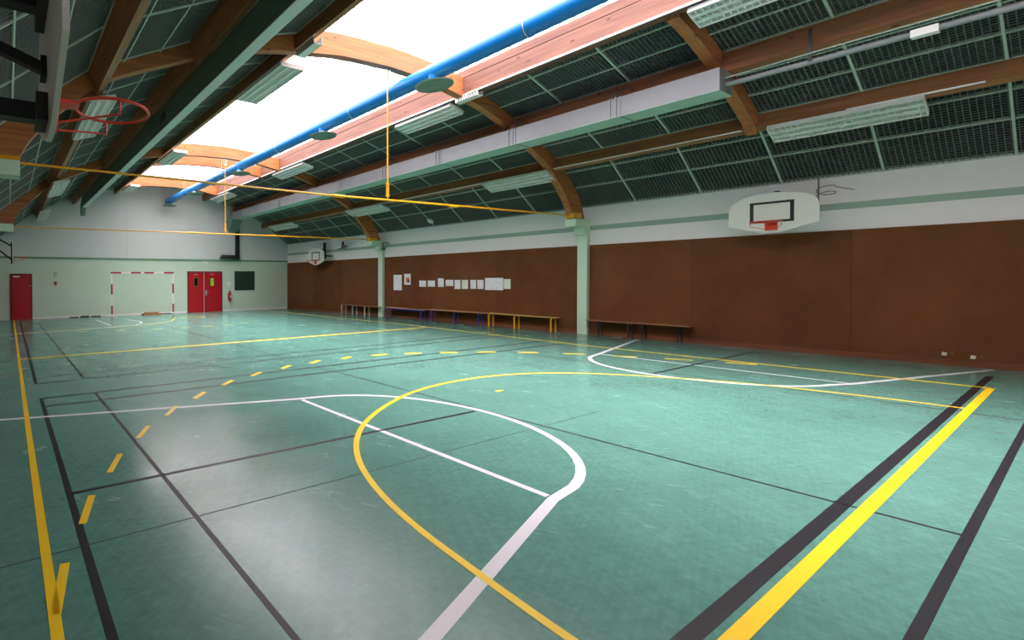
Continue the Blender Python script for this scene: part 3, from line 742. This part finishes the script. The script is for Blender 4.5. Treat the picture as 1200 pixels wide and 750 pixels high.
o, zr = backboard('white fan shaped backboard with red rim high on the right wall', 14.12, 3.37, 2.975, 1.30, .83, -1, 'fan', 'basketball hoops')
for dy in (-.35, .35):
    obj('support_arm', MB().box(14.15, XR, 3.37 + dy - .025, 3.37 + dy + .025, 2.98, 3.03), K['green_strip'], o)
obj('top_hook', MB().box(14.13, 14.3, 3.28, 3.34, 3.38, 3.41), K['black'], o)
o, zr = backboard('small far white backboard with red rim at the right wall end', 14.2, 19.72, 2.75, 1.42, .86, -1, 'fan', 'basketball hoops')
obj('post', MB().box(14.42, 14.52, 19.25, 19.38, 2.62, 3.45), K['black'], o)
obj('support_arm', MB().box(14.23, 14.5, 19.28, 19.35, 2.72, 2.78).box(14.23, XR, 19.6, 19.66, 3.1, 3.15), K['black'], o)
obj('side_arm', MB().box(14.35, XR, 19.0, 19.24, 2.73, 2.79), K['black'], o)
# near left hoop, seen from behind its board
o, zr = backboard('near white backboard seen from behind with red rim, top left', .245, 2.93, 3.03, 1.62, 1.06, 1, 'fan', 'basketball hoops', .215, 2.682)
obj('mount_plate', MB().box(.15, .213, 2.90, 3.16, 2.56, 2.72), K['black'], o)
obj('support_arm', MB().box(XL, .15, 2.95, 3.05, 2.57, 2.67), K['black'], o)['label'] = 'lower horizontal black steel arm'
obj('mount_plate', MB().box(.16, .213, 2.75, 3.15, 3.17, 3.42), K['black'], o)
obj('support_arm', MB().box(XL, .17, 2.95, 3.05, 3.22, 3.32), K['black'], o)
obj('support_arm', MB().hexa([(XL, 2.97, 3.13), (XL, 3.03, 3.13), (.19, 3.03, 2.86), (.19, 2.97, 2.86), (XL, 2.97, 3.19), (XL, 3.03, 3.19), (.19, 3.03, 2.92), (.19, 2.97, 2.92)]), K['black'], o)
obj('mount_plate', MB().box(.18, .213, 2.95, 3.06, 2.83, 2.95), K['black'], o)
# far left hoop
o, zr = backboard('far backboard seen edge on at the left picture edge', .18, 19.7, 2.68, 1.3, .83, 1, 'fan', 'basketball hoops')
for z0, z1 in ((3.05, 2.85), (2.75, 2.35)):
    obj('support_arm', MB().tube([(XL, 19.0, z0 + .25), (.13, 19.0, z1)], .03, 8), K['black'], o, True)
obj('post', MB().box(.10, .145, 18.95, 19.05, 2.2, 3.0), K['black'], o)

# ================================================================== END WALL THINGS
zf = fz(YE)
d1 = thing('door_1', (.52, YE, zf), 'single crimson red door at the left of the end wall', None); d1['kind'] = 'structure'
obj('door_leaf', MB().box(.15, .90, YE - .05, YE + .02, zf, 1.83), K['red_door'], d1, bevel=.004)
obj('frame', MB().box(.08, .15, YE - .07, YE + .02, zf, 1.88).box(.90, .97, YE - .07, YE + .02, zf, 1.88).box(.08, .97, YE - .07, YE + .02, 1.83, 1.89), K['red_frame'], d1)
obj('handle', MB().box(.82, .86, YE - .09, YE - .05, .68, .95), K['steel'], d1, bevel=.005)
obj('door_closer', MB().box(.2, .46, YE - .09, YE - .05, 1.73, 1.79), K['ivory'], d1)
obj('door_sign', MB().lathe((0, 0, 0), [(.001, 0), (.05, 0), (.05, .01), (.001, .01)], 16), K['pink'], d1)
sg = d1.children[-1]; sg.rotation_euler = (math.pi / 2, 0, 0); sg.location = (.0, -.05, 1.62)
d2 = thing('door_2', (9.45, YE, zf), 'crimson double doors with two small panes in the end wall', None); d2['kind'] = 'structure'
obj('frame', MB().box(8.44, 8.50, YE - .07, YE + .02, zf, 2.0).box(10.40, 10.46, YE - .07, YE + .02, zf, 2.0).box(8.44, 10.46, YE - .07, YE + .02, 1.95, 2.01), K['red_frame'], d2)
for k, (x0, x1, px, g, lb) in enumerate(((8.50, 9.36, 8.92, 'glass', 'dark glass pane'), (9.40, 10.40, 9.86, 'glass_green', 'pane with green garden light painted in its colour'))):
    lf = obj('door_leaf', MB().box(x0, x1 - .003, YE - .05, YE + .02, zf, 1.945), K['red_door'], d2, bevel=.004)
    p = obj('pane', MB().box(px - .10, px + .10, YE - .058, YE - .045, 1.23, 1.64), K[g], lf); p['label'] = lb
    obj('pane_frame', MB().box(px - .14, px - .10, YE - .062, YE - .045, 1.19, 1.68).box(px + .10, px + .14, YE - .062, YE - .045, 1.19, 1.68)
        .box(px - .14, px + .14, YE - .062, YE - .045, 1.64, 1.68).box(px - .14, px + .14, YE - .062, YE - .045, 1.19, 1.23), K['mat_brown'] if k == 0 else K['red_frame'], lf)
    obj('label_plate', MB().box(px - .11, px + .11, YE - .055, YE - .045, 1.82, 1.88), K['pink'], lf)
obj('cover_strip', MB().box(9.355, 9.40, YE - .065, YE - .03, zf, 1.945), K['steel'], d2)['label'] = 'grey metal strip between the leaves'
obj('handle', MB().tube([(9.50, YE - .06, .86), (9.50, YE - .11, .86), (9.62, YE - .11, .86)], .014, 8).box(9.46, 9.54, YE - .06, YE - .045, .70, 1.0), K['steel'], d2)
gl = thing('painted_goal', (6.1, YE - .02, zf), 'handball goal outline in red and white flat strips on the end wall', 'goal')
gx0, gx1, gt, w = 4.52, 7.68, 1.94, .08
def goal_piece(x0, x1, z0, z1, red):
    obj('red_strip' if red else 'white_strip', MB().box(x0, x1, YE - .028, YE - .0125, z0, z1), K['red_paint'] if red else K['white_paint'], gl)
xs = [4.46, 4.97, 5.46, 5.96, 6.13, 6.62, 7.16, 7.69]
for i in range(7): goal_piece(xs[i], xs[i + 1], gt - w / 2, gt + w / 2, i % 2 == 0)
for xx in (4.51, 7.65):
    zz = [gt - w / 2, 1.37, .86, .31, zf]
    for i in range(4): goal_piece(xx - w / 2, xx + w / 2, zz[i + 1], zz[i], i % 2 == 1)
bb = thing('chalkboard', (11.9, YE, .97), 'dark green chalkboard on the end wall right of the double doors', 'board')
obj('slate', MB().box(11.28, 12.48, YE - .04, YE - .01, .98, 2.0), K['slate'], bb)
obj('frame', MB().box(11.25, 12.51, YE - .05, YE - .01, .95, .985).box(11.25, 12.51, YE - .05, YE - .01, 1.995, 2.03).box(11.25, 11.285, YE - .05, YE - .01, .985, 1.995).box(12.475, 12.51, YE - .05, YE - .01, .985, 1.995), K['black'], bb)
ex = thing('fire_extinguisher', (10.9, YE - .12, .36), 'red fire extinguisher hanging between double doors and chalkboard', 'extinguisher')
obj('cylinder', MB().lathe((10.9, YE - .12, .36), [(.07, 0), (.085, .02), (.085, .40), (.06, .46), (.025, .49)], 20), K['ext_red'], ex, True)
obj('valve', MB().box(10.86, 10.94, YE - .14, YE - .10, .85, .91).box(10.83, 10.90, YE - .13, YE - .11, .91, .94), K['black'], ex)
obj('hose', MB().tube([(10.85, YE - .12, .87), (10.79, YE - .13, .80), (10.78, YE - .13, .60), (10.80, YE - .13, .48)], .014, 8), K['black'], ex, True)
obj('label_patch', MB().box(10.87, 10.93, YE - .212, YE - .20, .55, .68), K['white_paint'], ex)
tag(obj('extinguisher_sign', MB().box(10.78, 10.98, YE - .022, YE - .01, 1.24, 1.42), K['paper_plain']), 'small pale notice on the wall above the fire extinguisher', 'sign')
el = thing('exit_light', (9.47, YE - .06, 2.44), 'small white emergency light above the double doors', 'lamp')
obj('housing', MB().box(9.31, 9.62, YE - .08, YE - .01, 2.43, 2.57), K['ivory'], el, bevel=.015)
obj('lens', MB().box(9.40, 9.55, YE - .09, YE - .08, 2.46, 2.53), K['lamp'], el, bevel=.004)
for nm, z, m, lb in (('alarm_sounder', 1.86, 'green_dark', 'small dark green box on the wall right of the single door'), ('call_point', 1.44, 'ext_red', 'small red call point below the green box on the end wall')):
    o = thing(nm, (1.95, YE - .03, z), lb, 'alarm')
    obj('body', MB().box(1.89, 2.01, YE - .05, YE - .01, z - .085, z + .085), K[m], o, bevel=.01)
    obj('cover', MB().box(1.915, 1.985, YE - .065, YE - .05, z - .05, z + .05), K['ivory'] if nm == 'alarm_sounder' else K['mat_brown'], o, bevel=.005)
lb_ = thing('steel_bracket', (11.37, YE - .1, 2.71), 'black L shaped steel bracket hanging above the double doors', 'bracket')
obj('post', MB().box(11.28, 11.48, YE - .20, YE - .02, 2.72, 4.81), K['black'], lb_)
obj('arm', MB().hexa([(10.22, YE - .30, 2.74), (11.46, YE - .30, 2.70), (11.46, YE - .05, 2.70), (10.30, YE - .05, 2.74), (10.28, YE - .30, 2.80), (11.46, YE - .30, 2.78), (11.46, YE - .05, 2.94), (10.45, YE - .05, 2.94)]), K['black'], lb_)
tag(obj('junction_box', MB().box(12.74, 12.90, YE - .07, YE - .005, 2.78, 3.05), K['ivory']), 'small pale box on the upper end wall above the chalkboard', 'box')
o = thing('floor_mat', (6.4, YE - .4, fz(23.0)), 'folded brown mat lying inside the painted goal', 'mat')
z0 = fz(23.1)
obj('top_fold', MB().prism_x([(22.85, z0 + .06), (23.3, z0 + .055), (23.28, z0 + .115), (22.9, z0 + .12)], 6.08, 6.74), K['mat_brown'], o, bevel=.02)
obj('bottom_fold', MB().prism_x([(22.75, z0 + .002), (23.33, z0), (23.33, z0 + .06), (22.8, z0 + .06)], 5.95, 6.86), K['mat_brown'], o, bevel=.02)
for x0, x1, h, lb in ((2.55, 2.95, .04, 'dark flat rubber scrap at the end wall skirting, leftmost'), (3.02, 3.42, .07, 'dark lump by the skirting between the two flat scraps'), (3.5, 3.95, .05, 'dark flat scrap by the skirting nearest the goal post'), (7.0, 7.5, .03, 'thin dark strip on the skirting beside the right goal post')):
    z = fz(23.25)
    tag(obj('rubber_scrap', MB().prism_x([(23.1, z), (23.34, z), (23.33, z + h), (23.2, z + h * .9)], x0, x1), K['rubber'], bevel=.01), lb, 'scrap')

# ================================================================== RIGHT WALL THINGS
def bench(y0, y1, xf, top_m, leg_m, frames, label, style, h=.44):
    """long bench along the wall; frames are the y of its leg frames; xf the front edge"""
    xb = XR - .09; zt = fz((y0 + y1) / 2) + h
    o = thing('bench', ((xf + xb) / 2, (y0 + y1) / 2, fz((y0 + y1) / 2)), label, 'bench', 'benches along the brown wall')
    obj('seat', MB().box(xf, xb, y0, y1, zt - .028, zt), K[top_m], o, bevel=.006)
    if style == 'blue': obj('edge_rail', MB().box(xf - .006, xf + .02, y0 + .02, y1 - .02, zt - .075, zt - .028), K[leg_m], o)
    for y in frames:
        z = fz(y); r = .023 if style == 'hoop' else .020
        if style == 'hoop':
            c = .07; pts = [(xf + .02, y, z), (xf + .02, y, zt - .03 - c)]
            pts += [(xf + .02 + c - c * math.cos(a), y, zt - .03 - c + c * math.sin(a)) for a in (.4, .8, 1.2, 1.57)]
            pts += [(xb - .02 - c + c * math.sin(a), y, zt - .03 - c + c * math.cos(a)) for a in (0.0, .4, .8, 1.2, 1.57)]
            pts += [(xb - .02, y, z)]
            obj('leg_frame', MB().tube(pts, r, 10), K[leg_m], o, True)
        else:
            lean = .05 if style == 'blue' else 0.0
            obj('leg', MB().tube([(xf + .03 - lean, y, z), (xf + .05, y, zt - .028)], r, 8), K[leg_m], o, True)
            obj('leg', MB().tube([(xb - .03, y, z), (xb - .05, y, zt - .028)], r, 8), K[leg_m], o, True)
            obj('crossbar', MB().box(xf + .03, xb - .03, y - .015, y + .015, zt - .06, zt - .03), K[leg_m], o)
    return o
bench(15.35, 17.95, 14.38, 'bench_brown', 'white_steel', (17.85, 17.05, 16.2), 'white framed bench beyond the far column', 'hoop', .46)
bench(12.78, 14.86, 14.38, 'bench_wood', 'blue_steel', (14.78, 12.95), 'blue edged bench just right of the far column', 'blue', .46)
bench(10.22, 12.55, 14.38, 'bench_wood', 'blue_steel', (12.45, 11.42, 10.42), 'blue legged bench with wooden seat under the row of papers', 'plain', .47)
bench(7.85, 10.12, 14.40, 'bench_yellow_wood', 'yellow_rod', (10.02, 9.12, 7.98), 'yellow framed bench left of the middle column', 'hoop', .46)
bench(5.92, 7.02, 14.40, 'bench_brown', 'black', (6.72, 6.02), 'dark legged bench touching the middle column', 'dark', .44)
bench(4.78, 5.89, 14.40, 'bench_brown', 'black', (5.72, 5.0), 'dark legged bench farthest right along the brown wall', 'dark', .44)

xp = XR - .03
PAPERS = [
 (14.74, 14.27, 1.09, 1.75, 'paper', 'tall white notice, leftmost paper on the brown wall', None),
 (14.13, 13.78, 1.33, 1.79, 'paper_plain', 'white sheet with a small orange and dark picture', 'pic'),
 (13.32, 12.98, 1.26, 1.51, 'paper', 'left one of the two small square sheets after the picture sheet', None),
 (12.89, 12.54, 1.27, 1.51, 'paper', 'right one of the two small square sheets after the picture sheet', None),
 (12.40, 12.13, 1.27, 1.60, 'paper', 'narrow upright sheet standing higher, fifth from the left', None),
 (12.04, 11.70, 1.31, 1.54, 'paper', 'wide low sheet, sixth paper from the left', None),
 (11.64, 11.39, 1.20, 1.54, 'paper', 'upright white sheet, seventh paper from the left', None),
 (11.33, 11.07, 1.21, 1.54, 'paper_tint', 'pale greenish upright sheet, eighth paper from the left', None),
 (10.97, 10.74, 1.22, 1.54, 'paper', 'upright white sheet, ninth paper from the left', None),
 (10.69, 10.45, 1.22, 1.54, 'paper', 'upright white sheet touching the large notice on its left', None),
 (10.39, 9.72, 1.19, 1.61, 'paper', 'largest wide white notice on the brown wall', None),
 (9.70, 9.46, 1.24, 1.57, 'paper_tint', 'pale greenish sheet right of the largest notice, rightmost', None)]
for (ya, yb, z0, z1, m, lb, pic) in PAPERS:
    o = thing('paper_sheet', (xp, (ya + yb) / 2, z0), lb, 'paper', 'papers pinned on the brown wall')
    obj('sheet', MB().box(xp - .006, xp - .001, yb, ya, z0, z1), K[m], o)
    if pic:
        obj('picture', MB().box(xp - .008, xp - .006, yb + .06, ya - .10, z0 + .10, z0 + .30), K['orange'], o)
        obj('picture', MB().box(xp - .009, xp - .008, yb + .07, yb + .16, z0 + .10, z0 + .20), K['ink'], o)
    elif m == 'paper_tint':
        obj('print', MB().box(xp - .008, xp - .006, yb + .02, yb + .07, z0 + .03, z1 - .03), K['paper_plain'], o)
    obj('pin', MB().box(xp - .012, xp - .006, (ya + yb) / 2 - .008, (ya + yb) / 2 + .008, z1 - .03, z1 - .014), K['steel'], o)

o = thing('floodlight', (14.5, 17.9, 3.2), 'small dark floodlight on the white wall above the far hoop', 'lamp')
obj('head', MB().hexa([(14.25, 17.65, 3.10), (14.5, 17.65, 3.06), (14.5, 18.1, 3.06), (14.25, 18.1, 3.10), (14.3, 17.7, 3.22), (14.5, 17.7, 3.24), (14.5, 18.05, 3.24), (14.3, 18.05, 3.22)]), K['grey_cable'], o)
obj('lens', MB().box(14.235, 14.262, 17.70, 18.05, 3.09, 3.20), K['lamp'], o)
obj('bracket', MB().box(14.5, XR, 17.82, 17.9, 3.15, 3.2).box(14.46, 14.52, 17.82, 17.9, 3.2, 3.42), K['black'], o)
def smoke(x, y, lb):
    # on the lowest right slope
    a, b_ = PR[2]; t = (x - a[0]) / (b_[0] - a[0]); z = a[1] + (b_[1] - a[1]) * t
    nrm = Vector((b_[1] - a[1], 0, -(b_[0] - a[0]))).normalized()
    if nrm.z > 0: nrm = -nrm
    o = thing('smoke_detector', (x, y, z), lb, 'detector')
    p = Vector((x, y, z)); o2 = MB().tube([p - nrm * .01, p + nrm * .03, p + nrm * .05], [.11, .11, .07], 20); obj('body', o2, K['ivory'], o, True)
    obj('base_ring', MB().tube([p - nrm * .02, p + nrm * .008], .13, 20), K['tbar'], o, True)
smoke(14.5, 12.55, 'round pale detector on the ceiling slope above the papers')
o = thing('hanging_cable', (XR, 2.8, 3.2), 'thin grey cable coil hanging beside the right backboard', 'cable')
pts = [(XR - .012, 2.86, 3.66), (XR - .012, 2.86, 3.2)]
obj('drop', MB().tube(pts, .010, 6), K['grey_cable'], o, True)
coil = [(XR - .015, 2.76 + .13 * math.cos(a * .42), 3.27 + .06 * math.sin(a * .42) + .008 * a) for a in range(24)]
obj('coil', MB().tube([pts[-1]] + coil + [(XR - .015, 2.4, 3.34)], .007, 6), K['grey_cable'], o, True)
for y, z, lb in ((1.37, .235, 'left one of two torn pale patches low on the brown cloth'), (1.09, .215, 'right one of two torn pale patches low on the brown cloth')):
    o = thing('cloth_tear', (XR - .03, y, z - .03), lb, 'patch', 'torn patches in the brown cloth')
    obj('patch', MB().prism_x([(y + .04, z - .03), (y - .01, z - .035), (y - .02, z + .02), (y + .03, z + .03)], XR - .036, XR - .029), K['ivory'], o)
    obj('patch', MB().prism_x([(y - .05, z + .0), (y - .08, z - .01), (y - .09, z + .025), (y - .06, z + .03)], XR - .035, XR - .029), K['mat_brown'], o)

o = thing('wall_siren', (14.66, 15.1, 3.0), 'small grey green siren on a bracket beside the far column top', 'siren')
obj('bracket', MB().box(14.35, XR, 15.02, 15.07, 3.13, 3.18), K['green_dark'], o)
obj('horn', MB().tube([(14.42, 15.04, 3.12), (14.42, 15.04, 2.98), (14.42, 15.0, 2.86)], [.03, .05, .10], 14), K['grey_cable'], o, True)
